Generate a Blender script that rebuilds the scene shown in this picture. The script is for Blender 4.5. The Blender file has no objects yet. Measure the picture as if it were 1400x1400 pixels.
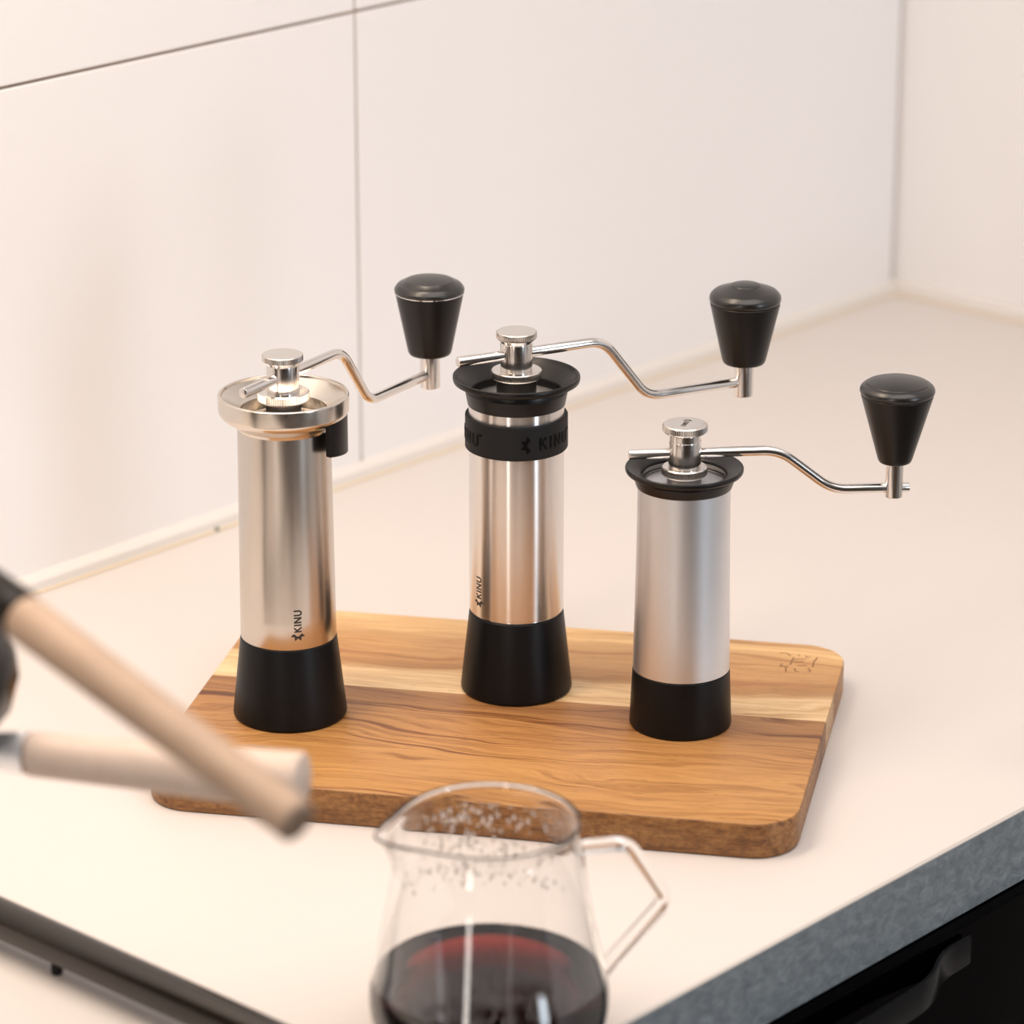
import bpy, bmesh, math, random
from mathutils import Vector, Matrix
random.seed(7)
PI = math.pi
S = bpy.context.scene
COL = S.collection
MM = 0.001

# ------------------------------------------------------------------ camera
AZ = math.radians(42.0); TH = math.radians(19.6)
cd = bpy.data.cameras.new('camera'); cam = bpy.data.objects.new('camera', cd); COL.objects.link(cam)
cam.location = (0, 0, 0.765)
cam.rotation_euler = (PI/2 - TH, 0, AZ - PI/2)
cd.sensor_width = 36; cd.sensor_fit = 'HORIZONTAL'
cd.lens = 4914/1400*36
cd.clip_start = 0.05; cd.clip_end = 50
cd.dof.use_dof = True; cd.dof.focus_distance = 1.885
cd.dof.aperture_fstop = (cd.lens*MM)/0.0190
S.camera = cam

# ------------------------------------------------------------------ light
S.view_settings.view_transform = 'Standard'; S.view_settings.look = 'None'
S.view_settings.exposure = -0.40; S.view_settings.gamma = 1.0
S.view_settings.use_curve_mapping = False
W = bpy.data.worlds.new('world'); S.world = W; W.use_nodes = True
W.node_tree.nodes['Background'].inputs[0].default_value = (0.80, 0.88, 1.0, 1)
W.node_tree.nodes['Background'].inputs[1].default_value = 1.0
RX0, RX1, RY0, RY1, ZF, ZC = -1.9, 2.168, -2.6, 1.558, -0.90, 1.62

def area(name, loc, target, sx, sy, power, col):
    l = bpy.data.lights.new(name, 'AREA'); l.shape = 'RECTANGLE'; l.size = sx; l.size_y = sy
    l.energy = power; l.color = col
    o = bpy.data.objects.new(name, l); COL.objects.link(o); o.location = loc
    o.rotation_euler = (Vector(target) - Vector(loc)).to_track_quat('-Z', 'Y').to_euler()
    return o
# windows: (center, size) in the left wall and in the front wall
area('window_daylight', (RX0+0.03, -0.15, 0.40), (2, -0.15, 0.40), 0.32, 1.66, 16, (1.0, 0.92, 0.82))
area('window_daylight', (1.35, RY0+0.03, 0.40), (1.35, 2, 0.40), 0.54, 1.56, 29, (0.82, 0.91, 1.0))
area('ceiling_lamp_light', (0.95, 0.35, ZC-0.035), (0.95, 0.35, 0), 1.9, 1.5, 29, (1.0, 0.925, 0.885))
area('wall_lamp_light', (0.80, 1.34, 0.98), (0.80, 1.36, 0.0), 1.1, 0.20, 10.5, (1.0, 0.81, 0.63))

# ------------------------------------------------------------------ materials
MATS = {}
def mat(name, col=(.8, .8, .8), rough=.5, metal=0.0, **kw):
    if name in MATS: return MATS[name]
    m = bpy.data.materials.new(name); m.use_nodes = True
    b = m.node_tree.nodes['Principled BSDF']
    b.inputs['Base Color'].default_value = (*col, 1); b.inputs['Roughness'].default_value = rough
    b.inputs['Metallic'].default_value = metal
    for k, v in kw.items(): b.inputs[k.replace('_', ' ')].default_value = v
    MATS[name] = m; return m
class NT:
    def __init__(s, m): s.t = m.node_tree; s.b = s.t.nodes['Principled BSDF']
    def n(s, typ, **kw):
        x = s.t.nodes.new(typ)
        for k, v in kw.items():
            if k in x.inputs.keys() if isinstance(k, str) else False: x.inputs[k].default_value = v
            else: setattr(x, k, v)
        return x
    def l(s, a, b): s.t.links.new(a, b)
def ramp(t, fac, stops):
    r = t.n('ShaderNodeValToRGB'); e = r.color_ramp.elements
    while len(e) > 1: e.remove(e[-1])
    e[0].position = stops[0][0]; e[0].color = (*stops[0][1], 1)
    for p, c in stops[1:]:
        q = e.new(p); q.color = (*c, 1)
    t.l(fac, r.inputs[0]); return r.outputs[0]
def noise(t, vec, scale, detail=4, rough=.55, dist=0):
    n = t.n('ShaderNodeTexNoise'); n.inputs['Scale'].default_value = scale; n.inputs['Detail'].default_value = detail
    n.inputs['Roughness'].default_value = rough; n.inputs['Distortion'].default_value = dist
    t.l(vec, n.inputs['Vector']); return n.outputs['Fac']
def mapping(t, vec, scale=(1, 1, 1), loc=(0, 0, 0)):
    m = t.n('ShaderNodeMapping'); m.inputs['Scale'].default_value = scale; m.inputs['Location'].default_value = loc
    t.l(vec, m.inputs['Vector']); return m.outputs[0]
def bump(t, h, strength, dist=.001):
    b = t.n('ShaderNodeBump'); b.inputs['Strength'].default_value = strength; b.inputs['Distance'].default_value = dist
    t.l(h, b.inputs['Height']); t.l(b.outputs[0], t.b.inputs['Normal'])
def maprange(t, v, a, b, c, d):
    m = t.n('ShaderNodeMapRange')
    for i, x in enumerate((a, b, c, d)): m.inputs[i+1].default_value = x
    t.l(v, m.inputs[0]); return m.outputs[0]
def mix(t, fac, a, b, mode='MIX'):
    m = t.n('ShaderNodeMix'); m.data_type = 'RGBA'; m.blend_type = mode
    if isinstance(fac, (int, float)): m.inputs[0].default_value = fac
    else: t.l(fac, m.inputs[0])
    for i, x in ((6, a), (7, b)):
        if isinstance(x, tuple): m.inputs[i].default_value = (*x, 1)
        else: t.l(x, m.inputs[i])
    return m.outputs[2]
def objco(t): return t.n('ShaderNodeTexCoord').outputs['Object']

def brushed(name, col, rough, streak=.08, vert=True, blot=0.0, aniso=.5):
    m = mat(name, col, rough, 1.0, Anisotropic_Rotation=.25); t = NT(m); o = objco(t)
    v = mapping(t, o, (1, 1, 25) if vert else (1, 1, 1))
    n1 = noise(t, v, 60 if vert else 400, 3)
    r = maprange(t, n1, .3, .7, rough-streak*.5, rough+streak)
    if blot:
        n2 = noise(t, mapping(t, o, (1, 1, .45)), 55, 3)
        a = t.n('ShaderNodeMath'); a.operation = 'ADD'; t.l(r, a.inputs[0])
        t.l(maprange(t, n2, .35, .65, -blot, blot), a.inputs[1]); r = a.outputs[0]
        
    t.l(r, t.b.inputs['Roughness'])
    m.node_tree.nodes['Principled BSDF'].inputs['Anisotropic'].default_value = aniso
    if aniso:
        tg = t.n('ShaderNodeTangent'); tg.direction_type = 'RADIAL'; tg.axis = 'Z'; t.l(tg.outputs[0], t.b.inputs['Tangent'])
    return m
STEEL_SATIN = brushed('satin_steel', (.64, .585, .53), .25, .0, False, 0, .25)
t = NT(STEEL_SATIN); bump(t, noise(t, mapping(t, objco(t), (1, 1, .6)), 26, 0, .5), 1.0, .0011)
STEEL_BRIGHT = brushed('bright_steel', (.80, .76, .73), .24, .02, True, 0, 1.0)
STEEL_PART = mat('turned_steel', (.78, .74, .71), .17, 1.0)
STEEL_KNURL = mat('knurled_steel', (.76, .72, .68), .27, 1.0)
CHROME = mat('chrome', (.8, .8, .82), .08, 1.0)
ALU = mat('blasted_aluminium', (.76, .76, .78), .42, 1.0)
t = NT(ALU); bump(t, noise(t, objco(t), 3500, 2), .12, .0002)
DARK_STEEL = mat('dark_steel', (.22, .21, .20), .3, 1.0)
BLACK = mat('black_plastic', (.005, .005, .006), .38, Specular_IOR_Level=.20)
t = NT(BLACK); bump(t, noise(t, objco(t), 4000, 2), .05, .0001)
BLACK_SATIN = mat('black_satin', (.007, .006, .006), .34, 0.0, Specular_IOR_Level=.36)
BLACK_TOP = mat('black_satin_top', (.009, .008, .007), .30, 0.0, Specular_IOR_Level=.75)
RUBBER = mat('black_rubber', (.010, .010, .011), .6, 0.0, Specular_IOR_Level=.3)
RELIEF = mat('rubber_relief', (.002, .002, .002), .5, 0.0, Specular_IOR_Level=.12)
INK = mat('engraved_mark', (.030, .026, .022), .5)
BLACK_METAL = mat('black_enamel', (.014, .009, .006), .20, 0.0, Specular_IOR_Level=.5)
BLACK_GLOSS = mat('black_gloss_front', (.0008, .0008, .001), .08, 0.0, Specular_IOR_Level=.02)
GLASS = mat('clear_glass', (1, 1, 1), .0, 0.0, IOR=1.47, Transmission_Weight=1.0)
DROP = mat('water_drop', (1, 1, 1), .02, 0.0, IOR=1.33, Transmission_Weight=1.0)
COFFEE = mat('coffee', (1, 1, 1), .0, 0.0, IOR=1.465, Transmission_Weight=1.0)
va = COFFEE.node_tree.nodes.new('ShaderNodeVolumeAbsorption')
va.inputs['Color'].default_value = (.76, .18, .055, 1); va.inputs['Density'].default_value = 170
COFFEE.node_tree.links.new(va.outputs[0], COFFEE.node_tree.nodes['Material Output'].inputs['Volume'])
WALLM = mat('white_wall_panel', (.885, .872, .875), .5)
t = NT(WALLM); bump(t, noise(t, objco(t), 90, 2), .02, .0005)
GAP = mat('panel_joint', (.66, .42, .24), .8)
TRIMM = mat('white_trim', (.76, .725, .69), .5)
SEAL = mat('yellowed_sealant', (.84, .72, .55), .5)
CEILM = mat('ceiling_paint', (.85, .84, .82), .9)
PAINT = mat('room_paint', (.11, .095, .085), .8)
t = NT(PAINT); bump(t, noise(t, objco(t), 200, 2), .05, .001)
FLOORM = mat('floor_oak', (.24, .15, .09), .6)
t = NT(FLOORM); t.l(ramp(t, noise(t, mapping(t, objco(t), (1, 12, 1)), 3), [(.3, (.07, .05, .035)), (.7, (.13, .09, .06))]), t.b.inputs['Base Color'])
TOPM = mat('white_laminate', (.700, .652, .622), .5, 0.0, Specular_IOR_Level=.25)
t = NT(TOPM); bump(t, noise(t, objco(t), 700, 2), .03, .0003)
EDGEM = mat('slate_edge', (.2, .22, .24), .5)
t = NT(EDGEM); o = objco(t)
n1 = noise(t, mapping(t, o, (1, 1, 1.6)), 110, 8, .7, .6)
t.l(ramp(t, n1, [(.28, (.12, .14, .155)), (.5, (.20, .23, .25)), (.74, (.32, .36, .385))]), t.b.inputs['Base Color'])
bump(t, n1, .3, .0006)
EDGELINE = mat('edge_line', (.52, .50, .48), .5)

def pale_wood(name, c0, c1):
    m = mat(name, c1, .5); t = NT(m); o = objco(t)
    n = noise(t, mapping(t, o, (1, .35, 1)), 120, 4)
    t.l(ramp(t, n, [(.3, c0), (.7, c1)]), t.b.inputs['Base Color'])
    return m
MAPLE = pale_wood('lever_wood', (.40, .275, .195), (.47, .335, .24))
MAPLE2 = pale_wood('portafilter_wood', (.60, .47, .39), (.68, .55, .46))
MAPLE_SHADED = mat('maple_end_shaded', (.25, .17, .115), .65)  # grip end turned from the light, its shade put into the colour

def board_wood(name, rear):
    m = mat(name, (.5, .3, .15), .48); t = NT(m); o = objco(t)
    sep = t.n('ShaderNodeSeparateXYZ'); t.l(o, sep.inputs[0])
    warp = noise(t, mapping(t, o, (5, 13, 13), (3.1 if rear else 7.7, 0, 0)), 1.0, 3, .5)
    ws = maprange(t, warp, .25, .75, -.020, .020)
    yy = t.n('ShaderNodeMath'); yy.operation = 'ADD'; t.l(sep.outputs[1], yy.inputs[0]); t.l(ws, yy.inputs[1])
    cb = t.n('ShaderNodeCombineXYZ'); xm = t.n('ShaderNodeMath'); xm.operation = 'MULTIPLY'; xm.inputs[1].default_value = .042
    t.l(sep.outputs[0], xm.inputs[0]); t.l(xm.outputs[0], cb.inputs[0]); t.l(yy.outputs[0], cb.inputs[1])
    zm = t.n('ShaderNodeMath'); zm.operation = 'MULTIPLY'; zm.inputs[1].default_value = .6; t.l(sep.outputs[2], zm.inputs[0]); t.l(zm.outputs[0], cb.inputs[2])
    g = noise(t, cb.outputs[0], 75, 7, .62, .12)
    fine = noise(t, mapping(t, o, (30, 900, 900)), 1.0, 4, .6)
    pores = noise(t, mapping(t, o, (90, 1100, 1100)), 1.0, 2, .5)
    if rear:
        # sapwood near the glue line and at the far edge, heartwood between
        yv = maprange(t, yy.outputs[0], .130, .250, 0, 1)
        base = ramp(t, yv, [(0, (.90, .66, .38)), (.23, (.88, .62, .34)), (.30, (.50, .25, .085)), (.42, (.62, .34, .13)), (.62, (.66, .38, .15)), (.76, (.84, .55, .25)), (1, (.86, .58, .28))])
        gm = ramp(t, g, [(.30, (.50, .34, .22)), (.40, (.80, .68, .56)), (.47, (1.02, 1.0, .97)), (.54, (.86, .78, .70)), (.64, (1.06, 1.06, 1.04))])
    else:
        yv = maprange(t, yy.outputs[0], 0, .14, 0, 1)
        base = ramp(t, yv, [(0, (.48, .245, .080)), (.3, (.53, .275, .090)), (.6, (.48, .238, .080)), (.8, (.42, .205, .070)), (.90, (.33, .152, .055)), (1, (.43, .215, .08))])
        gm = ramp(t, g, [(.30, (.30, .19, .14)), (.38, (.52, .40, .31)), (.42, (.90, .84, .78)), (.50, (1.08, 1.08, 1.05)), (.55, (.74, .65, .56)), (.60, (.98, .95, .90)), (.70, (1.22, 1.24, 1.20))])
    c = mix(t, 1.0, base, gm, 'MULTIPLY')
    c = mix(t, 1.0, c, ramp(t, fine, [(.3, (.84, .81, .78)), (.6, (1, 1, 1))]), 'MULTIPLY')
    c = mix(t, 1.0, c, ramp(t, pores, [(.26, (.55, .47, .42)), (.33, (1, 1, 1))]), 'MULTIPLY')
    # darker sides: shade of the upright faces painted into the colour
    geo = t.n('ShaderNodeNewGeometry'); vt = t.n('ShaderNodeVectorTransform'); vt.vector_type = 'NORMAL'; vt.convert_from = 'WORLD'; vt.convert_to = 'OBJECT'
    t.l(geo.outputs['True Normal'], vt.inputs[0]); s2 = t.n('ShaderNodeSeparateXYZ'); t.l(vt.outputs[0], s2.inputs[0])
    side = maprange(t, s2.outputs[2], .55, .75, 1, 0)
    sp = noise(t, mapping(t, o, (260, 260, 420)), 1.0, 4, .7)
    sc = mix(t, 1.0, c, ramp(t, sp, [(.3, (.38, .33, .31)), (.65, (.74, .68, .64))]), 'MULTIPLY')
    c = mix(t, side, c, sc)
    t.l(c, t.b.inputs['Base Color'])
    bump(t, fine, .10, .0004)
    return m
WOOD_F = board_wood('acacia_heartwood', False)
WOOD_R = board_wood('acacia_sapwood', True)
BURN = mat('burnt_stamp', (.22, .10, .04), .7)

# ------------------------------------------------------------------ helpers
def tag(o, label=None, cat=None, group=None, kind=None):
    if label: o['label'] = label
    if cat: o['category'] = cat
    if group: o['group'] = group
    if kind: o['kind'] = kind
    return o
def empty(name, loc, rz=0, **kw):
    o = bpy.data.objects.new(name, None); COL.objects.link(o); o.location = loc; o.rotation_euler = (0, 0, rz)
    o.empty_display_size = .02
    return tag(o, **kw)
def obj(name, bm, m, parent=None, smooth=True, loc=None, rot=None, angle=35):
    me = bpy.data.meshes.new(name)
    bmesh.ops.remove_doubles(bm, verts=bm.verts, dist=1e-7)
    bmesh.ops.recalc_face_normals(bm, faces=bm.faces)
    bm.to_mesh(me); bm.free()
    if smooth:
        me.polygons.foreach_set('use_smooth', [True]*len(me.polygons))
        me.set_sharp_from_angle(angle=math.radians(angle))
    o = bpy.data.objects.new(name, me); COL.objects.link(o)
    ms = m if isinstance(m, (list, tuple)) else [m]
    for x in ms: me.materials.append(x)
    if parent: o.parent = parent
    if loc: o.location = loc
    if rot: o.rotation_euler = rot
    return o
def lathe(prof, seg=96, rmod=None, bm=None, cx=0, cy=0):
    """prof: list of (r, z); r==0 closes on the axis; rmod(k, seg, r, z) may change r"""
    bm = bm or bmesh.new(); rings = []
    for r, z in prof:
        if r <= 1e-9: rings.append([bm.verts.new((cx, cy, z))]); continue
        rings.append([bm.verts.new((cx + (rmod(k, seg, r, z) if rmod else r)*math.cos(2*PI*k/seg),
                                    cy + (rmod(k, seg, r, z) if rmod else r)*math.sin(2*PI*k/seg), z)) for k in range(seg)])
    for a, b in zip(rings, rings[1:]):
        for k in range(seg):
            j = (k+1) % seg
            if len(a) == 1 and len(b) == 1: continue
            if len(a) == 1: bm.faces.new((a[0], b[j], b[k]))
            elif len(b) == 1: bm.faces.new((a[k], a[j], b[0]))
            else: bm.faces.new((a[k], a[j], b[j], b[k]))
    return bm
def mmp(p): return [(r*MM, z*MM) for r, z in p]
def fillet(p, i, rad, n=5):
    """round corner i of an open profile"""
    a, b, c = Vector(p[i-1]), Vector(p[i]), Vector(p[i+1])
    u = (a-b).normalized(); v = (c-b).normalized(); d = min(rad, (a-b).length*.48, (c-b).length*.48)
    s, e = b+u*d, b+v*d
    return [tuple(s*(1-t)**2 + b*2*t*(1-t) + e*t*t) for t in [k/n for k in range(n+1)]]
def rounded(p, rads):
    out = []
    for i, q in enumerate(p):
        r = rads.get(i, 0)
        if r: out += fillet(p, i, r)
        else: out.append(tuple(q))
    return out
def smooth_path(pts, rad, n=8):
    out = [Vector(pts[0])]
    for i in range(1, len(pts)-1):
        a, b, c = Vector(pts[i-1]), Vector(pts[i]), Vector(pts[i+1])
        u = (a-b).normalized(); v = (c-b).normalized(); d = min(rad, (a-b).length*.48, (c-b).length*.48)
        s, e = b+u*d, b+v*d
        out += [s*(1-t)**2 + b*2*t*(1-t) + e*t*t for t in [k/n for k in range(n+1)]]
    return out + [Vector(pts[-1])]
def tube(path, r, seg=20, bm=None, bev=0.0, ry=None, up=None):
    """solid rod along path; r number or list; bev rounds the two ends; ry flattens"""
    bm = bm or bmesh.new(); path = [Vector(p) for p in path]
    rs = list(r) if isinstance(r, (list, tuple)) else [r]*len(path)
    if bev:
        d0 = (path[1]-path[0]).normalized(); d1 = (path[-1]-path[-2]).normalized()
        path = [path[0], path[0]+d0*bev*.35, path[0]+d0*bev] + path[1:-1] + [path[-1]-d1*bev, path[-1]-d1*bev*.35, path[-1]]
        rs = [rs[0]-bev, rs[0]-bev*.3, rs[0]] + rs[1:-1] + [rs[-1], rs[-1]-bev*.3, rs[-1]-bev]
    T = [(path[min(i+1, len(path)-1)]-path[max(i-1, 0)]).normalized() for i in range(len(path))]
    n = Vector(up) if up else (Vector((0, 0, 1)) if abs(T[0].z) < .9 else Vector((1, 0, 0)))
    rings = []
    for p, tt, rr in zip(path, T, rs):
        n = (n - tt*n.dot(tt)).normalized(); b = tt.cross(n); q = rr if ry is None else rr*ry
        rings.append([bm.verts.new(p + n*(q*math.cos(2*PI*k/seg)) + b*(rr*math.sin(2*PI*k/seg))) for k in range(seg)])
    for a, c in zip(rings, rings[1:]):
        for k in range(seg): bm.faces.new((a[k], a[(k+1) % seg], c[(k+1) % seg], c[k]))
    bm.faces.new(rings[0][::-1]); bm.faces.new(rings[-1])
    return bm
def box(x0, x1, y0, y1, z0, z1, bev=0.0, seg=2, bm=None):
    b2 = bmesh.new(); bmesh.ops.create_cube(b2, size=1)
    for v in b2.verts: v.co = ((x0+x1)/2 + v.co.x*(x1-x0), (y0+y1)/2 + v.co.y*(y1-y0), (z0+z1)/2 + v.co.z*(z1-z0))
    if bev: bmesh.ops.bevel(b2, geom=list(b2.edges), offset=bev, segments=seg, profile=.5, affect='EDGES')
    if bm is None: return b2
    me = bpy.data.meshes.new('tmp'); b2.to_mesh(me); b2.free(); bm.from_mesh(me); bpy.data.meshes.remove(me); return bm

# lettering: strokes in a box of height 1
def arc(cx, cy, rx, ry, a0, a1, n=10):
    return [(cx+rx*math.cos(math.radians(a0+(a1-a0)*k/n)), cy+ry*math.sin(math.radians(a0+(a1-a0)*k/n))) for k in range(n+1)]
GLY = {'K': (.72, [[(.09, 0), (.09, 1)], [(.13, .47), (.62, 1)], [(.26, .58), (.66, 0)]]),
       'I': (.18, [[(.09, 0), (.09, 1)]]),
       'N': (.82, [[(.09, 0), (.09, 1)], [(.09, .97), (.73, .03)], [(.73, 0), (.73, 1)]]),
       'U': (.78, [[(.09, 1), (.09, .32)] + arc(.39, .32, .30, .30, 180, 360, 10) + [(.69, 1)]])}
_H = [(20, 0), (24, 30), (38, 62), (62, 85), (105, 115), (85, 160), (20, 228), (5, 165), (0, 105), (-62, 110), (-130, 95), (-85, 45), (-50, 0)]
LOGO = [(u/240, v/240) for u, v in _H] + [(u/240, -v/240) for u, v in _H[-2:0:-1]]
def ribbon(bm, pl, w, mp, h, sub=.10):
    pts = []
    for a, b in zip(pl, pl[1:]):
        n = max(1, int(math.hypot(b[0]-a[0], b[1]-a[1])/sub))
        pts += [(a[0]+(b[0]-a[0])*k/n, a[1]+(b[1]-a[1])*k/n) for k in range(n)]
    pts.append(pl[-1]); rows = []
    for i, p in enumerate(pts):
        a = pts[max(i-1, 0)]; b = pts[min(i+1, len(pts)-1)]
        d = math.hypot(b[0]-a[0], b[1]-a[1]); nx, ny = -(b[1]-a[1])/d, (b[0]-a[0])/d
        l = (p[0]+nx*w/2, p[1]+ny*w/2); r = (p[0]-nx*w/2, p[1]-ny*w/2)
        rows.append([bm.verts.new(mp(*l, 0)), bm.verts.new(mp(*l, h)), bm.verts.new(mp(*r, h)), bm.verts.new(mp(*r, 0))])
    for a, b in zip(rows, rows[1:]):
        for k in range(4): bm.faces.new((a[k], a[(k+1) % 4], b[(k+1) % 4], b[k]))
    bm.faces.new(rows[0][::-1]); bm.faces.new(rows[-1])
def word(bm, text, x0, size, mp, h, w=.17, gap=.20):
    x = x0
    for ch in text:
        wd, st = GLY[ch]
        for pl in st: ribbon(bm, [(x+px*size, py*size) for px, py in pl], w*size, mp, h, sub=.1*size)
        x += (wd+gap)*size
    return x
def logo(bm, cx, cy, size, mp, h, rot=0):
    ca, sa = math.cos(rot), math.sin(rot)
    P = [(cx+size*(x*ca-y*sa), cy+size*(x*sa+y*ca)) for x, y in LOGO]
    c0 = bm.verts.new(mp(cx-.06*size*ca, cy-.06*size*sa, h)); up = [bm.verts.new(mp(x, y, h)) for x, y in P]; lo = [bm.verts.new(mp(x, y, 0)) for x, y in P]
    for k in range(len(P)):
        j = (k+1) % len(P); bm.faces.new((c0, up[k], up[j])); bm.faces.new((up[k], lo[k], lo[j], up[j]))
def wrap(r_of_z, az0, z0, turned=False):
    """(u, v, h) -> cylinder surface; turned: text runs upward"""
    def f(u, v, h):
        if turned: u, v = -v, u
        z = z0+v; r = r_of_z(z)+h; a = az0+u/r
        return (r*math.cos(a), r*math.sin(a), z)
    return f

# ------------------------------------------------------------------ room shell
def struct(name, bm, m, parent=None, **kw):
    o = obj(name, bm, m, parent, **kw)
    if parent is None: o['kind'] = 'structure'
    return o
struct('floor', box(RX0-.1, RX1+.1, RY0-.1, RY1+.1, ZF-.05, ZF), FLOORM)
struct('ceiling', box(RX0-.1, RX1+.1, RY0-.1, RY1+.1, ZC, ZC+.05), CEILM)
wb = struct('wall_back', box(RX0-.1, RX1+.1, RY1+.006, RY1+.12, ZF, ZC), GAP)
JX, JZ, G2 = 1.5842, 0.3062, .0011
cols = [(RX0, -1.0), (-1.0, -.35), (-.35, .28), (.28, .93), (.93, JX), (JX, 2.1655)]
for (x0, x1) in cols:
    for (z0, z1) in ((.004, JZ), (JZ, .92), (.92, ZC)):
        struct('wall_panel', box(x0+G2, x1-G2, RY1, RY1+.0062, z0+G2, z1-G2, .0005, 1), WALLM, wb)
wr = struct('wall_right', box(RX1, RX1+.1, RY0, RY1+.006, ZF, ZC), WALLM)
# left wall and front wall with a window each
def holed_wall(name, horizontal, c, lo, hi, wlo, whi, z0, z1, m):
    bm = bmesh.new()
    for (a, b, p, q) in ((lo, wlo, ZF, ZC), (whi, hi, ZF, ZC), (wlo, whi, ZF, z0), (wlo, whi, z1, ZC)):
        if horizontal: box(a, b, c-.1, c, p, q, bm=bm)
        else: box(c-.1, c, a, b, p, q, bm=bm)
    return struct(name, bm, m)
holed_wall('wall_left', False, RX0, RY0, RY1, -.34, .04, -.47, 1.27, PAINT)
holed_wall('wall_front', True, RY0, RX0, RX1, 1.05, 1.65, -.42, 1.22, PAINT)
def window(name, horizontal, c, a, b, z0, z1):
    bm = bmesh.new(); w = .035
    for (p, q, r, s) in ((a, a+w, z0, z1), (b-w, b, z0, z1), (a, b, z0, z0+w), (a, b, z1-w, z1)):
        if horizontal: box(p, q, c-.06, c-.01, r, s, bm=bm)
        else: box(c-.06, c-.01, p, q, r, s, bm=bm)
    o = struct(name, bm, TRIMM)
    g = box(a+w, b-w, c-.040, c-.036, z0+w, z1-w) if horizontal else box(c-.040, c-.036, a+w, b-w, z0+w, z1-w)
    obj('pane', g, GLASS, o)
window('window_1', False, RX0, -.34, .04, -.47, 1.27)
window('window_2', True, RY0, 1.05, 1.65, -.42, 1.22)

# upstand trim along the walls, with its bead of sealant
def trim_profile(p0, p1, inward, name):
    p0, p1, n = Vector(p0), Vector(p1), Vector(inward)
    prof = [(0, .0012), (.0072, .0012), (.0080, .0022), (.0072, .0070), (.0035, .0100), (0, .0104)]
    bm = bmesh.new(); rows = [[bm.verts.new(p + n*d + Vector((0, 0, z))) for d, z in prof] for p in (p0, p1)]
    for k in range(len(prof)): bm.faces.new((rows[0][k], rows[0][(k+1) % len(prof)], rows[1][(k+1) % len(prof)], rows[1][k]))
    bm.faces.new(rows[0]); bm.faces.new(rows[1][::-1])
    o = struct(name, bm, TRIMM)
    obj('sealant', tube([p0+n*.0078+Vector((0, 0, .0009)), p1+n*.0078+Vector((0, 0, .0009))], .0011, 8), SEAL, o)
    return o
t1 = trim_profile((-1.2, RY1, 0), (RX1-.0078, RY1, 0), (0, -1, 0), 'trim_1')
trim_profile((RX1, RY1, 0), (RX1, .9365, 0), (-1, 0, 0), 'trim_2')
obj('joint_filler', box(1.4440, 1.4475, RY1-.0092, RY1-.006, .0004, .0034, .0005, 1), mat('grey_filler', (.30, .32, .26), .7), t1)

# ceiling lamp and wall lamp housings (outside the frame, they give the warm light)
tag(obj('ceiling_lamp', box(-.02, 1.92, -.42, 1.12, ZC-.03, ZC, .004, 1), TRIMM), 'flat white ceiling lamp panel above the counter', 'lamp')
lb = bmesh.new(); box(.22, 1.38, 1.22, 1.46, .985, 1.01, .004, 1, bm=lb); box(.75, .85, 1.455, RY1, .988, 1.007, bm=lb)
tag(obj('wall_lamp', lb, TRIMM), 'white strip lamp fixed to the wall over the left of the counter', 'lamp')

# ------------------------------------------------------------------ countertop and cabinet below
FY = .9360
ct = empty('countertop', (1.2, 1.25, 0), label='white laminate kitchen worktop with a dark grey slate-look front edge', cat='countertop')
def loc_child(o, p):
    o.parent = p; o.matrix_parent_inverse = Matrix.Translation(p.location).inverted(); return o
loc_child(obj('worktop', box(-1.2, RX1, FY+.0022, RY1, -.040, 0, .0004, 1), TOPM), ct)
loc_child(obj('edge_band', box(-1.2, RX1, FY, FY+.0022, -.0405, -.0006), EDGEM), ct)
e_ = loc_child(obj('edge_trim', box(-1.2, RX1, FY-.0001, FY+.0024, -.0006, .0001), EDGELINE), ct); e_['label'] = 'thin light line where the laminate meets the edge'
CY = .9280
bc = empty('base_cabinet', (1.3, 1.24, ZF), label='glossy black base cabinet under the worktop with a curved bar handle', cat='cabinet')
loc_child(obj('carcass', box(.78, 1.68, CY+.018, RY1-.03, ZF+.10, -.041), BLACK_GLOSS), bc)
loc_child(obj('plinth', box(.80, 1.66, CY+.06, RY1-.05, ZF, ZF+.10), BLACK_METAL), bc)
loc_child(obj('drawer_front', box(.782, 1.678, CY, CY+.018, -.300, -.0415, .001, 2), BLACK_GLOSS), bc)
loc_child(obj('door', box(.782, 1.678, CY, CY+.018, ZF+.10, -.303, .001, 2), BLACK_GLOSS), bc)
# bow handle: flat band, feet against the drawer front
hp = smooth_path([(1.372, CY-.003, 0), (1.347, CY-.004, 0), (1.322, CY-.0165, 0), (1.270, CY-.019, 0), (1.14, CY-.020, 0), (1.01, CY-.019, 0), (.958, CY-.0165, 0), (.933, CY-.004, 0), (.908, CY-.003, 0)], .016, 8)
bm = bmesh.new(); rows = []
for i, p in enumerate(hp):
    d = (hp[min(i+1, len(hp)-1)]-hp[max(i-1, 0)]).normalized(); n = Vector((d.y, -d.x, 0)) if d.x < 0 else Vector((-d.y, d.x, 0))
    n = Vector((-d.y, d.x, 0)); w = .0018
    rows.append([bm.verts.new(p+n*a+Vector((0, 0, z))) for a, z in ((-w, -.0465), (-w*.5, -.0450), (w*.5, -.0450), (w, -.0465), (w, -.0600), (w*.5, -.0615), (-w*.5, -.0615), (-w, -.0600))])
for a, b in zip(rows, rows[1:]):
    for k in range(8): bm.faces.new((a[k], a[(k+1) % 8], b[(k+1) % 8], b[k]))
bm.faces.new(rows[0]); bm.faces.new(rows[-1][::-1])
loc_child(obj('handle', bm, mat('handle_black', (.002, .0025, .0035), .10, 0.0, Specular_IOR_Level=.10)), bc)

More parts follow.
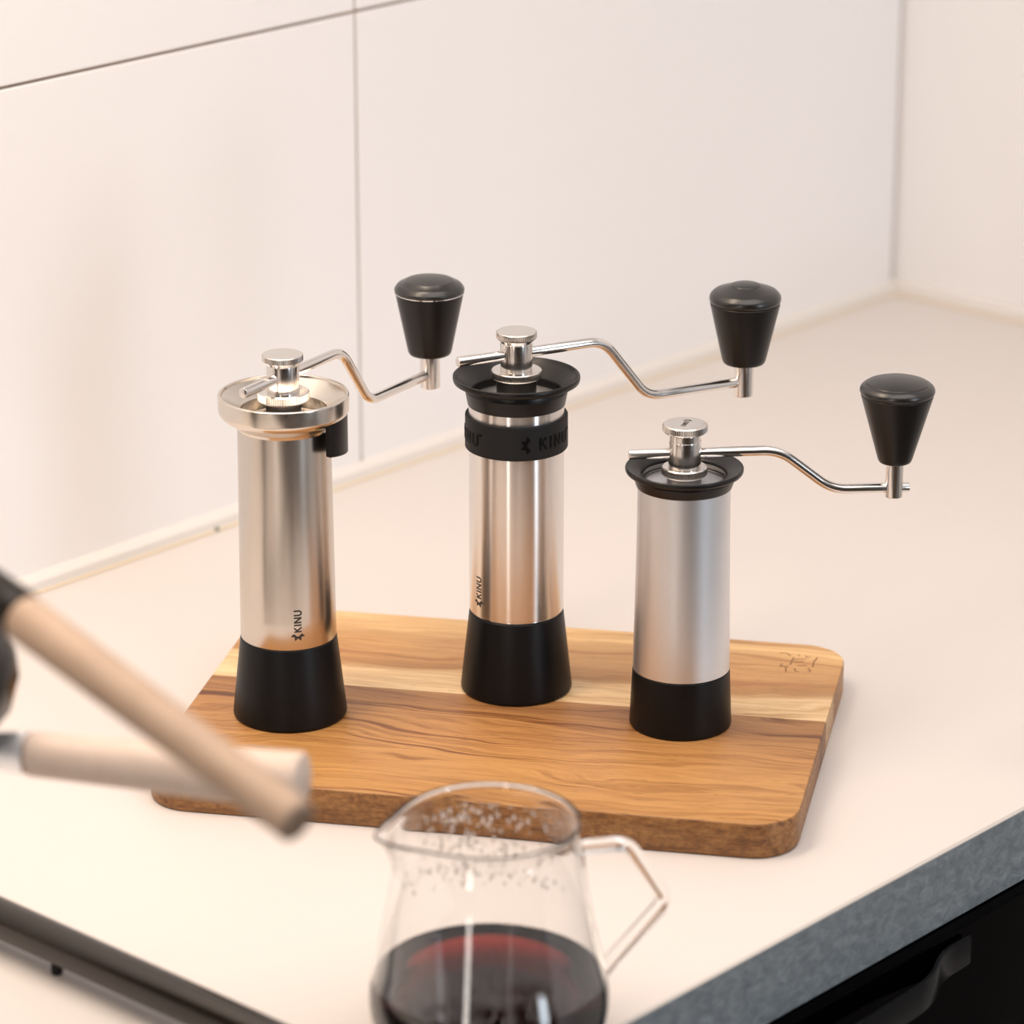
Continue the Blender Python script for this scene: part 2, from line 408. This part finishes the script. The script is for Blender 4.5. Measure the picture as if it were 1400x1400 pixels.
# ------------------------------------------------------------------ cutting board
BO = Vector((1.17916, 1.19704, 0)); BT = .0195
BA = math.radians(-59.236)
cb = empty('cutting_board', BO, BA, label='acacia wood cutting board with a pale rear strip, under the three hand grinders', cat='cutting board')
X0, X1, Y0, Y1, CR = -.0925, .2460, -.0025, .2440, .024
def board_slab():
    out = []
    for cx, cy, a0 in ((X1-CR, Y1-CR, 0), (X0+CR, Y1-CR, 90), (X0+CR, Y0+CR, 180), (X1-CR, Y0+CR, 270)):
        for k in range(11):
            a = math.radians(a0+9*k); out.append((cx+CR*math.cos(a), cy+CR*math.sin(a)))
    bm = bmesh.new()
    lv = [(.0010, .0004), (.0, .0022), (0, BT-.0012), (.0004, BT-.0004), (.0012, BT)]
    cx, cy = (X0+X1)/2, (Y0+Y1)/2; rings = []
    for ins, z in lv:
        ring = []
        for i, (x, y) in enumerate(out):
            # inset along the outline normal
            qx = min(max(x, X0+CR), X1-CR); qy = min(max(y, Y0+CR), Y1-CR); d = Vector((x-qx, y-qy)); d.normalize()
            ring.append(bm.verts.new((x-d.x*ins, y-d.y*ins, z)))
        rings.append(ring)
    n = len(out)
    for a, b in zip(rings, rings[1:]):
        for k in range(n): bm.faces.new((a[k], a[(k+1) % n], b[(k+1) % n], b[k]))
    bm.faces.new(rings[0][::-1]); bm.faces.new(rings[-1]); return bm
for nm, sgn, m in (('front', 1, WOOD_F), ('rear', -1, WOOD_R)):
    bm = board_slab(); yc = .1345
    r = bmesh.ops.bisect_plane(bm, geom=list(bm.verts)+list(bm.edges)+list(bm.faces), plane_co=(0, yc-.00008*sgn, 0), plane_no=(0.0, sgn, 0), clear_outer=True)
    es = [e for e in bm.edges if e.is_boundary]; bmesh.ops.holes_fill(bm, edges=es, sides=0)
    o = obj('plank', bm, m, cb, angle=40)
    o['label'] = 'golden brown front plank' if sgn == 1 else 'paler rear plank with a cream sapwood strip'
# burnt maker's stamp near the rear right corner (hardly legible strokes, as in the photograph)
bm = bmesh.new()
def stp(u, v, h): return (.2285-.0000+(v*.0009)*0 + u*.001, v*.001, BT+h)
ST = [[(209.5, 227.5), (213, 227.8), (216, 224.5)], [(220.0, 226.6), (220.6, 225.0)], [(224, 226), (225.2, 223.8), (227, 225)],
      [(218, 219.3), (225, 221.3)], [(218.5, 215.2), (224, 217.2)], [(221, 210.8), (226.5, 212)], [(211.3, 207.9), (216.8, 209.0)],
      [(215.3, 207.6), (216.2, 200.4)], [(212.5, 212.0), (212.3, 208.6)], [(220.2, 206.5), (221.2, 202.5), (223.2, 201.6)],
      [(227.6, 208), (229.4, 204.5), (228.5, 202.4)], [(230.8, 224.5), (229.5, 217), (229.8, 210)], [(217.8, 222.3), (217.2, 211.2)]]
for pl in ST: ribbon(bm, pl, .75, lambda u, v, h: (u*.001, v*.001, BT-.00002+h), .00006, 1.5)
obj('burnt_stamp', bm, BURN, cb, smooth=False)

# ------------------------------------------------------------------ hand grinders
def knurl(n, depth):
    def f(k, seg, r, z): return r - (depth if k % 2 else 0)
    return f
def knurled_disc(z0, z1, r, bev=.6, depth=.22, seg=144, inner=0):
    p = [(inner, z0), (r-bev, z0), (r, z0+bev), (r, z1-bev*.7), (r-bev, z1), (inner, z1)]
    return lathe(mmp(p), seg, lambda k, s, rr, z: rr-(depth*MM if (k % 2 and rr > (r-.05)*MM) else 0))

def grinder(name, label, XY, spec):
    g = empty(name, (XY[0], XY[1], BT), label=label, cat='coffee grinder', group='hand coffee grinders on the board')
    cam_az = math.atan2(-XY[1], -XY[0])          # direction of the side the photograph shows
    # catch cup
    obj('catch_cup', lathe(mmp(spec['cup']), 128), BLACK, g)
    obj('body_tube', lathe(mmp(spec['body']), 160), spec['bodymat'], g)
    return g, cam_az
def crank(g, az, pts, rr, knob, studr, studz, stub=0):
    dx, dy = math.cos(az), math.sin(az)
    P = [(x*MM*dx, x*MM*dy, z*MM) for x, z in pts]
    if stub: P[-1] = ((pts[-1][0]+stub)*MM*dx, (pts[-1][0]+stub)*MM*dy, pts[-1][1]*MM)
    obj('crank_arm', tube(smooth_path(P, .0085, 8), rr*MM, 24, bev=.0004), STEEL_PART, g)
    kx, ky = pts[-1][0]*MM*dx, pts[-1][0]*MM*dy
    obj('knob_pin', lathe(mmp(rounded([(0, studz[0]), (studr, studz[0]), (studr, studz[1]), (0, studz[1])], {1: .5})), 40, cx=kx, cy=ky), STEEL_PART, g)
    kb = obj('knob', lathe(mmp(knob['body']), 96, cx=0, cy=0), BLACK_SATIN, g, loc=(kx, ky, 0))
    obj('knob_cap', lathe(mmp(knob['cap']), 96), BLACK_TOP, kb)
    if 'ring' in knob:
        o = obj('knob_ring', lathe(mmp(knob['ring']), 96), CHROME, kb); o['label'] = 'thin silver ring under the knob cap'

# --- left grinder (all steel funnel) ---
cup = rounded([(0, .1), (29.7, .1), (30.4, 1.6), (25.6, 44.6), (24.6, 45.2), (0, 45.2)], {1: .6, 2: 1.0, 3: .5})
body = [(0, 45.0), (25.1, 45.0), (25.4, 45.5), (25.35, 60), (24.95, 100), (24.5, 140), (24.4, 162), (0, 162)]
g1, ca = grinder('hand_grinder', 'satin steel hand grinder with a wide flared steel funnel, leftmost on the board', (1.2399, 1.2759),
                 dict(cup=cup, body=body, bodymat=STEEL_SATIN))
fun = rounded([(24.3, 160.6), (25.4, 162.6), (32.2, 167.2), (34.0, 169.6), (34.1, 178.4), (33.6, 178.9), (32.5, 178.9), (32.0, 177.4), (30.8, 176.6), (23.2, 171.4), (22.6, 170.6), (22.5, 164.0), (21.5, 163.6), (0, 163.6)],
              {1: .6, 2: .8, 3: 1.2, 4: .4, 5: .4, 6: .4, 8: .8, 9: .8})
obj('funnel', lathe(mmp([(24.2, 160.6)] + fun), 160), brushed('funnel_steel', (.74, .68, .61), .20, .03, False, 0, 0), g1)
obj('hub', lathe(mmp([(0, 163.5), (11.0, 163.5), (11.0, 168), (9.2, 168.6), (9.2, 175.0), (0, 175.0)]), 64), DARK_STEEL, g1)
obj('adjusting_nut', knurled_disc(175.2, 180.3, 13.6, .9, .25), STEEL_KNURL, g1)
obj('drive_sleeve', lathe(mmp(rounded([(0, 180.3), (8.5, 180.3), (8.5, 194.6), (0, 194.6)], {1: .2, 2: .3})), 64), STEEL_PART, g1)
obj('cap_screw', knurled_disc(196.4, 200.0, 10.7, .5, .25), STEEL_KNURL, g1)
obj('screw_neck', lathe(mmp([(0, 194.4), (8.2, 194.4), (9.8, 196.5), (0, 196.5)]), 64), STEEL_PART, g1)
# black hanging tab under the funnel, right side
bm = bmesh.new(); rows = []
for k in range(13):
    a = ca + math.radians(46 + 46*k/12); zb = (150.5-4.5*k/12)*MM
    rows.append([bm.verts.new((r*MM*math.cos(a), r*MM*math.sin(a), z)) for r, z in ((29.6, zb), (32.6, zb), (33.1, zb+.0006), (33.1, .1700), (29.6, .1700))])
for a, b in zip(rows, rows[1:]):
    for k in range(5): bm.faces.new((a[k], a[(k+1) % 5], b[(k+1) % 5], b[k]))
bm.faces.new(rows[0]); bm.faces.new(rows[-1][::-1])
obj('rubber_tab', bm, BLACK, g1)
rz = lambda z: (25.4 - .45*(z*1000-60)/40 if z > .06 else 25.4)*MM + .00001
bm = bmesh.new(); mp = wrap(lambda z: .02532, ca+math.radians(15.6), .0552, True)
word(bm, 'KINU', 0, .0040, mp, .00012, .20, .19); logo(bm, -.0026, .0020, .0040, mp, .00012)
obj('logo_print', bm, INK, g1, smooth=False)
knob1 = dict(body=rounded([(0, 164.8), (11.2, 164.8), (12.0, 166.4), (18.7, 199.4), (17.8, 200.0), (0, 200.0)], {1: .8, 2: 1.0, 3: .4}),
             ring=[(17.5, 199.7), (19.1, 199.9), (19.2, 200.4), (17.5, 200.6)],
             cap=rounded([(0, 200.5), (19.0, 200.5), (19.3, 202.0), (17.6, 204.6), (13.2, 206.6), (13.0, 206.9), (8, 208.1), (0, 208.6)], {1: .3, 2: 1.0, 3: 1.0}))
crank(g1, math.radians(9.5), [(-34.7, 188.0), (52.5, 188.0), (77.5, 153.4), (136.6, 153.4)], 2.75, knob1, 5.5, (145.6, 166))

# --- middle grinder (rubber band) ---
cup = rounded([(0, .1), (29.5, .1), (30.2, 1.6), (25.5, 44.8), (24.6, 45.6), (0, 45.6)], {1: .6, 2: 1.0, 3: .6})
body = [(0, 45.2), (24.5, 45.4), (24.5, 46.2), (25.2, 46.4), (25.35, 47), (25.35, 165.0), (0, 165)]
g2, ca = grinder('hand_grinder', 'polished steel hand grinder with a black rubber grip band, middle of the three', (1.3475, 1.2101),
                 dict(cup=cup, body=body, bodymat=STEEL_BRIGHT))
fun = rounded([(25.4, 162.0), (25.9, 162.0), (27.4, 169.8), (27.0, 170.4), (26.9, 172.0), (29.5, 173.8), (33.4, 174.2), (33.8, 176.0), (33.6, 177.4), (32.7, 177.7), (32.2, 176.9), (31.2, 175.6), (23.8, 169.6), (23.4, 168.6), (23.2, 150.0), (0, 150.0)],
              {2: .4, 5: .6, 6: .5, 7: .5, 8: .4, 9: .4, 11: .6, 12: .8})
obj('funnel', lathe(mmp([(25.2, 163.0)] + fun), 160), BLACK_SATIN, g2)
obj('hub', lathe(mmp([(0, 150.2), (10.6, 150.2), (10.6, 176.4), (0, 176.4)]), 64), DARK_STEEL, g2)
obj('adjusting_nut', knurled_disc(176.4, 180.5, 13.5, .6, .42), STEEL_KNURL, g2)
obj('drive_sleeve', lathe(mmp(rounded([(0, 180.5), (8.5, 180.5), (8.5, 195.5), (0, 195.5)], {1: .2, 2: .3})), 64), STEEL_PART, g2)
obj('cap_screw', knurled_disc(197.6, 201.6, 10.8, .6, .42, 120), STEEL_KNURL, g2)
obj('screw_neck', lathe(mmp([(0, 195.4), (8.2, 195.4), (9.9, 197.7), (0, 197.7)]), 64), STEEL_PART, g2)
band = rounded([(25.3, 138.2), (27.0, 138.2), (27.4, 138.8), (27.3, 156.2), (26.9, 156.7), (25.3, 156.7)], {1: .3, 2: .3, 3: .4})
bd = obj('grip_band', lathe(mmp(band), 128), RUBBER, g2)
for rep in range(3):
    a0 = ca + math.radians(10.7 + 120*rep); mp = wrap(lambda z: .0273, a0, .1437, False)
    bm = bmesh.new(); logo(bm, 0, .0033, .0052, mp, .00035); obj('embossed_mark', bm, RELIEF, bd, smooth=False)
    x = .0074
    for ch in 'KINU':
        bm = bmesh.new(); x = word(bm, ch, x, .0066, mp, .00035, .17, .30); obj('letter', bm, RELIEF, bd, smooth=False)
    e = x + .0002
    bm = bmesh.new(); ribbon(bm, [(e-.0004+.0006*math.cos(k*PI/5), .0066+.0006*math.sin(k*PI/5)) for k in range(11)], .0004, mp, .00035, .0005)
    obj('registered_mark', bm, RELIEF, bd, smooth=False)
bm = bmesh.new(); mp = wrap(lambda z: .02531, ca-math.radians(48.0), .0570, True)
word(bm, 'KINU', 0, .0040, mp, .00012, .20, .19); logo(bm, -.0026, .0020, .0040, mp, .00012)
obj('logo_print', bm, INK, g2, smooth=False)
knob2 = dict(body=rounded([(0, 165.2), (11.0, 165.2), (11.9, 167.0), (19.1, 199.0), (18.3, 199.8), (0, 199.8)], {1: .9, 2: 1.1, 3: .5}),
             cap=rounded([(0, 199.6), (18.6, 199.6), (19.5, 200.8), (19.4, 203.4), (17.2, 206.0), (8.2, 208.9), (7.9, 209.4), (6.8, 209.8), (0, 210.2)], {1: .3, 2: .8, 3: 1.2, 4: 2}))
crank(g2, math.radians(-21.75), [(-34.3, 189.2), (51.5, 189.2), (78.5, 154.5), (138.2, 154.5)], 2.75, knob2, 5.4, (146.6, 166))

# --- right grinder (compact aluminium) ---
cup = rounded([(0, .1), (26.5, .1), (27.1, 1.2), (25.75, 31.4), (25.0, 31.9), (0, 31.9)], {1: .5, 2: .8, 3: .3})
body = [(0, 31.8), (25.3, 31.8), (25.65, 32.2), (25.3, 50), (24.75, 80), (24.35, 105), (24.2, 135), (0, 135)]
g3, ca = grinder('hand_grinder', 'small pale matt aluminium hand grinder without lettering on its body, rightmost of the three', (1.3686, 1.1121),
                 dict(cup=cup, body=body, bodymat=ALU))
fun = rounded([(24.3, 133.2), (24.9, 133.2), (26.7, 138.4), (26.2, 139.2), (26.4, 140.0), (29.8, 140.3), (30.7, 141.4), (30.8, 143.0), (30.3, 143.7), (29.2, 143.4), (22.9, 140.6), (22.2, 139.9), (22.0, 136.4), (21.0, 136.2)],
              {2: .4, 5: .5, 6: .5, 7: .4, 8: .4, 10: .5})
obj('funnel', lathe(mmp([(24.1, 134.0)] + fun), 160), BLACK_SATIN, g3)
obj('inner_tub', lathe(mmp([(21.9, 138.6), (21.9, 135.0), (20.3, 133.4), (19.8, 133.4), (19.6, 132.4), (0, 132.0)]), 128), mat('grey_tub', (.30, .29, .28), .3, 1.0), g3)
obj('tub_ring', lathe(mmp([(20.2, 134.2), (20.6, 134.6), (20.2, 135.0), (19.8, 134.6), (20.2, 134.2)]), 96), STEEL_PART, g3)
obj('hub', lathe(mmp([(0, 132.2), (9.0, 132.2), (9.0, 139.0), (0, 139.0)]), 64), DARK_STEEL, g3)
obj('adjusting_nut', knurled_disc(139.0, 143.7, 11.9, .8, .38, 120), STEEL_KNURL, g3)
obj('drive_sleeve', lathe(mmp(rounded([(0, 143.7), (8.5, 143.7), (8.5, 158.0), (0, 158.0)], {1: .2, 2: .4})), 64), STEEL_PART, g3)
obj('screw_neck', lathe(mmp([(0, 158.0), (8.0, 158.0), (8.0, 158.6), (8.4, 158.7), (8.4, 161.2), (7.9, 161.4), (7.9, 162.0), (9.5, 162.9), (0, 162.9)]), 64), STEEL_PART, g3)
cs = obj('cap_screw', knurled_disc(162.6, 166.8, 11.7, .7, .38, 120), STEEL_KNURL, g3)
bm = bmesh.new()
va_, vb_ = ca+math.radians(-14), ca+math.radians(76)      # text runs towards the viewer's side, a little to the left
def capmap(u, v, h):
    return (u*math.cos(va_)+v*math.cos(vb_), u*math.sin(va_)+v*math.sin(vb_), .1668+h)
word(bm, 'KINU', -.0034, .0026, lambda u, v, h: capmap(u, v-.0013, h), .00006, .2, .16); logo(bm, -.0056, 0, .0027, capmap, .00006)
obj('logo_print', bm, INK, cs, smooth=False)
knob3 = dict(body=rounded([(0, 142.8), (8.2, 142.8), (9.0, 144.4), (18.9, 179.4), (18.2, 180.2), (0, 180.2)], {1: .7, 2: 1.0, 3: .4}),
             cap=rounded([(0, 180.2), (18.9, 180.2), (19.6, 181.4), (19.3, 183.2), (17.8, 184.8), (16.2, 185.4), (15.9, 185.9), (12, 187.2), (0, 188.2)], {1: .3, 2: .6, 3: .7, 4: .8}))
crank(g3, math.radians(-43.0), [(-29.2, 150.8), (49.5, 150.8), (77.6, 128.6), (110.3, 128.6)], 2.6, knob3, 4.75, (123.7, 144), stub=8.2)

# ------------------------------------------------------------------ glass coffee jug
JX0, JY0 = 1.0571, .9655
cam_az = math.atan2(-JY0, -JX0)
SP = cam_az - PI/2 + math.radians(21)      # spout: camera left, a little towards the camera
jug = empty('glass_jug', (JX0, JY0, 0), label='clear glass coffee jug with a spout and angular glass handle, in front of the board', cat='jug')
outer = rounded([(0, .3), (33, .3), (43, 2.5), (52.5, 16.0), (54.0, 31.0), (50.2, 46), (43.6, 82), (41.2, 100), (39.8, 108), (40.4, 112.4)], {2: 6, 3: 7, 4: 7, 5: 6, 6: 8, 7: 6, 8: 3})
def jr(a, r, z):
    """spout pulled out of the rim at angle SP"""
    d = (a-SP+PI) % (2*PI)-PI; zz = max(0, min(1, (z-.088)/.0244))
    if zz <= 0: return r
    s = math.exp(-(abs(d)/.36)**1.6)*.0125
    return r + s*zz**1.8
TH_ = 1.1
inner = [(max(r-TH_, 0), z) for r, z in outer if z > 20]
inner_low = [(51.0, 16.5), (42.0, 4.3), (32.5, 2.2), (0, 2.2)]
prof = outer + [(40.1, 113.0), (39.4, 113.0), (39.0, 112.4)] + [p for p in inner[::-1][1:]] + inner_low
bm = lathe(mmp(prof), 128, lambda k, s, r, z: jr(2*PI*k/s, r, z))
gb = obj('glass_body', bm, GLASS, jug, angle=60)
# handle: opposite the spout
HA = SP + PI
def hpnt(x, z): return (x*MM*math.cos(HA), x*MM*math.sin(HA), z*MM)
hp = smooth_path([hpnt(42.4, 90.5), hpnt(46, 92.0), hpnt(66, 90.5), hpnt(84, 62.5), hpnt(83, 57), hpnt(58, 33.0), hpnt(54.2, 29.0)], .006, 6)
obj('handle', tube(hp, .0041, 20, ry=.8), GLASS, jug, angle=60)
# drops of condensation on the inside of the far wall
bm = bmesh.new(); FA = cam_az + PI
def rin(z):
    P = inner
    for (r0, z0), (r1, z1) in zip(P, P[1:]):
        if z0 <= z*1000 <= z1: return (r0+(r1-r0)*(z*1000-z0)/(z1-z0))*MM
    return .042
for k in range(260):
    a = FA + random.gauss(.12, .42); z = random.uniform(.060, .103); r = rin(z); s = random.uniform(.0004, .0011)
    n = Vector((math.cos(a), math.sin(a), 0)); M = Matrix.Translation(n*(r-.0001)+Vector((0, 0, z))) @ Matrix.Rotation(a, 4, 'Z') @ Matrix.Diagonal((.5, 1, random.uniform(1, 1.8), 1))
    bmesh.ops.create_icosphere(bm, subdivisions=1, radius=s, matrix=M)
o = obj('water_drops', bm, DROP, jug, angle=80); o['kind'] = 'stuff'
# coffee
LV = 37.4
ci = [(r+.05, z) for r, z in [(0, 2.15), (32.5, 2.15), (42.0, 4.25), (51.0, 16.5)]] + [(r+.05, z) for r, z in inner if z < LV-.8]
ci[0] = (0, 2.15)
rl = rin(LV*MM)*1000
ci += [(rl+.05, LV+.5), (rl-.6, LV+.15), (rl-1.8, LV), (0, LV)]
cof = tag(obj('coffee', lathe(mmp(ci), 128), COFFEE, loc=(JX0, JY0, 0)), 'dark red-brown coffee filling the lower third of the glass jug', 'coffee')
bm = bmesh.new()
for k in range(110):
    a = cam_az + random.gauss(.25, .55); r = (rl-1.5)*MM*math.sqrt(random.uniform(.25, 1)); s = random.uniform(.0004, .0014)
    bmesh.ops.create_icosphere(bm, subdivisions=2, radius=s, matrix=Matrix.Translation((r*math.cos(a), r*math.sin(a), LV*MM+s*.2)))
o = obj('bubbles', bm, mat('bubble_film', (1, 1, 1), .0, 0.0, IOR=1.1, Transmission_Weight=1.0), cof, angle=80); o['kind'] = 'stuff'

# ------------------------------------------------------------------ lever espresso machine at the left edge
em = empty('espresso_machine', (.80, 1.10, 0), label='black lever espresso machine, its pale wooden lever slanting down across the left edge', cat='coffee machine')
def part(name, bm, m, p=em, label=None, **kw):
    o = loc_child(obj(name, bm, m, **kw), p)
    if label: o['label'] = label
    return o
for xr in (.9695, .60):
    part('base_rail', box(xr, xr+.0175, .93, 1.33, .0065, .0245, .0075, 5), BLACK_METAL, label='black metal base rail raised on small feet')
    for yr in (1.166, .965, 1.30):
        part('foot', lathe([(0, 0), (.0024, 0), (.0028, .001), (.0028, .008), (0, .008)], 24, cx=xr+.0085, cy=yr), RUBBER)
part('rear_crossbar', box(.6177, .9693, 1.305, 1.325, .008, .023, .004, 3), BLACK_METAL)
part('column', tube([(.62, 1.315, .015), (.62, 1.315, .34)], .022, 32), BLACK_METAL)
part('unseen_housing', box(.52, .70, 1.27, 1.40, .012, .34, .012, 3), BLACK_METAL)  # unseen block, added for the dark stripe it reflects in the middle grinder
# lever
A = Vector((.8195, .9837, .2697)); B = Vector((.8160, .8416, .2338)); D = (B-A).normalized(); A0 = A-D*.004
piv = A0-D*.19
part('lever_arm', tube([piv, piv+D*.10, A0-D*.0005], [.0068, .0082, .0098], 28, bev=.001), BLACK_METAL, label='black sleeve of the lever')
E2 = B+D*.005
lh = part('lever_handle', tube([A0, A0+D*.05, E2-D*.001, E2], [.0092, .0090, .0082, .0076], 32, bev=.0012), MAPLE, label='pale turned wood grip')
part('grip_end', tube([E2-D*.0006, E2+D*.0003], [.0066, .0062], 28), MAPLE_SHADED, label='end of the lever grip, its shade painted into the colour')
part('lever_yoke', tube([piv, (.62, 1.315, .325)], .012, 20, bev=.002), BLACK_METAL)
# group head, held out from the column
P1 = Vector((.8898, 1.0731, .1669)); P2 = Vector((.9445, .9650, .1680)); PD = (P2-P1).normalized()
HC = P1 - PD*.041
part('group_head', lathe([(0, .0085), (.026, .0085), (.032, .016), (.0358, .030), (.0348, .040), (.029, .052), (.018, .061), (0, .063)], 64, cx=0, cy=0), BLACK_METAL, loc=(HC.x, HC.y, HC.z))
part('group_arm', tube([(HC.x-.02, HC.y+.02, HC.z+.035), (.62, 1.315, HC.z+.035)], .014, 24), BLACK_METAL)
# portafilter
pf = empty('portafilter', (HC.x, HC.y, HC.z-.02), label='portafilter with a pale wooden handle and chrome neck, pointing right behind the lever', cat='portafilter')
pb = lathe([(0, -.022), (.018, -.022), (.0205, -.018), (.0235, .002), (.0240, .0093), (0, .0093)], 64)
loc_child(obj('basket_holder', pb, CHROME, loc=(HC.x, HC.y, HC.z-.001)), pf)
loc_child(obj('neck', tube([HC+PD*.020, P1-PD*.015, P1-PD*.006, P1], [.0070, .0074, .0090, .0090], 28), mat('neck_chrome', (.94, .95, .98), .4, 1.0)), pf)['label'] = 'chrome neck'
loc_child(obj('handle', tube([P1, P1+PD*.002, P1+(P2-P1)*.4, P2-PD*.004, P2], [.0088, .0095, .0104, .0124, .0124], 36, bev=.0022), MAPLE2), pf)['label'] = 'pale wood handle'
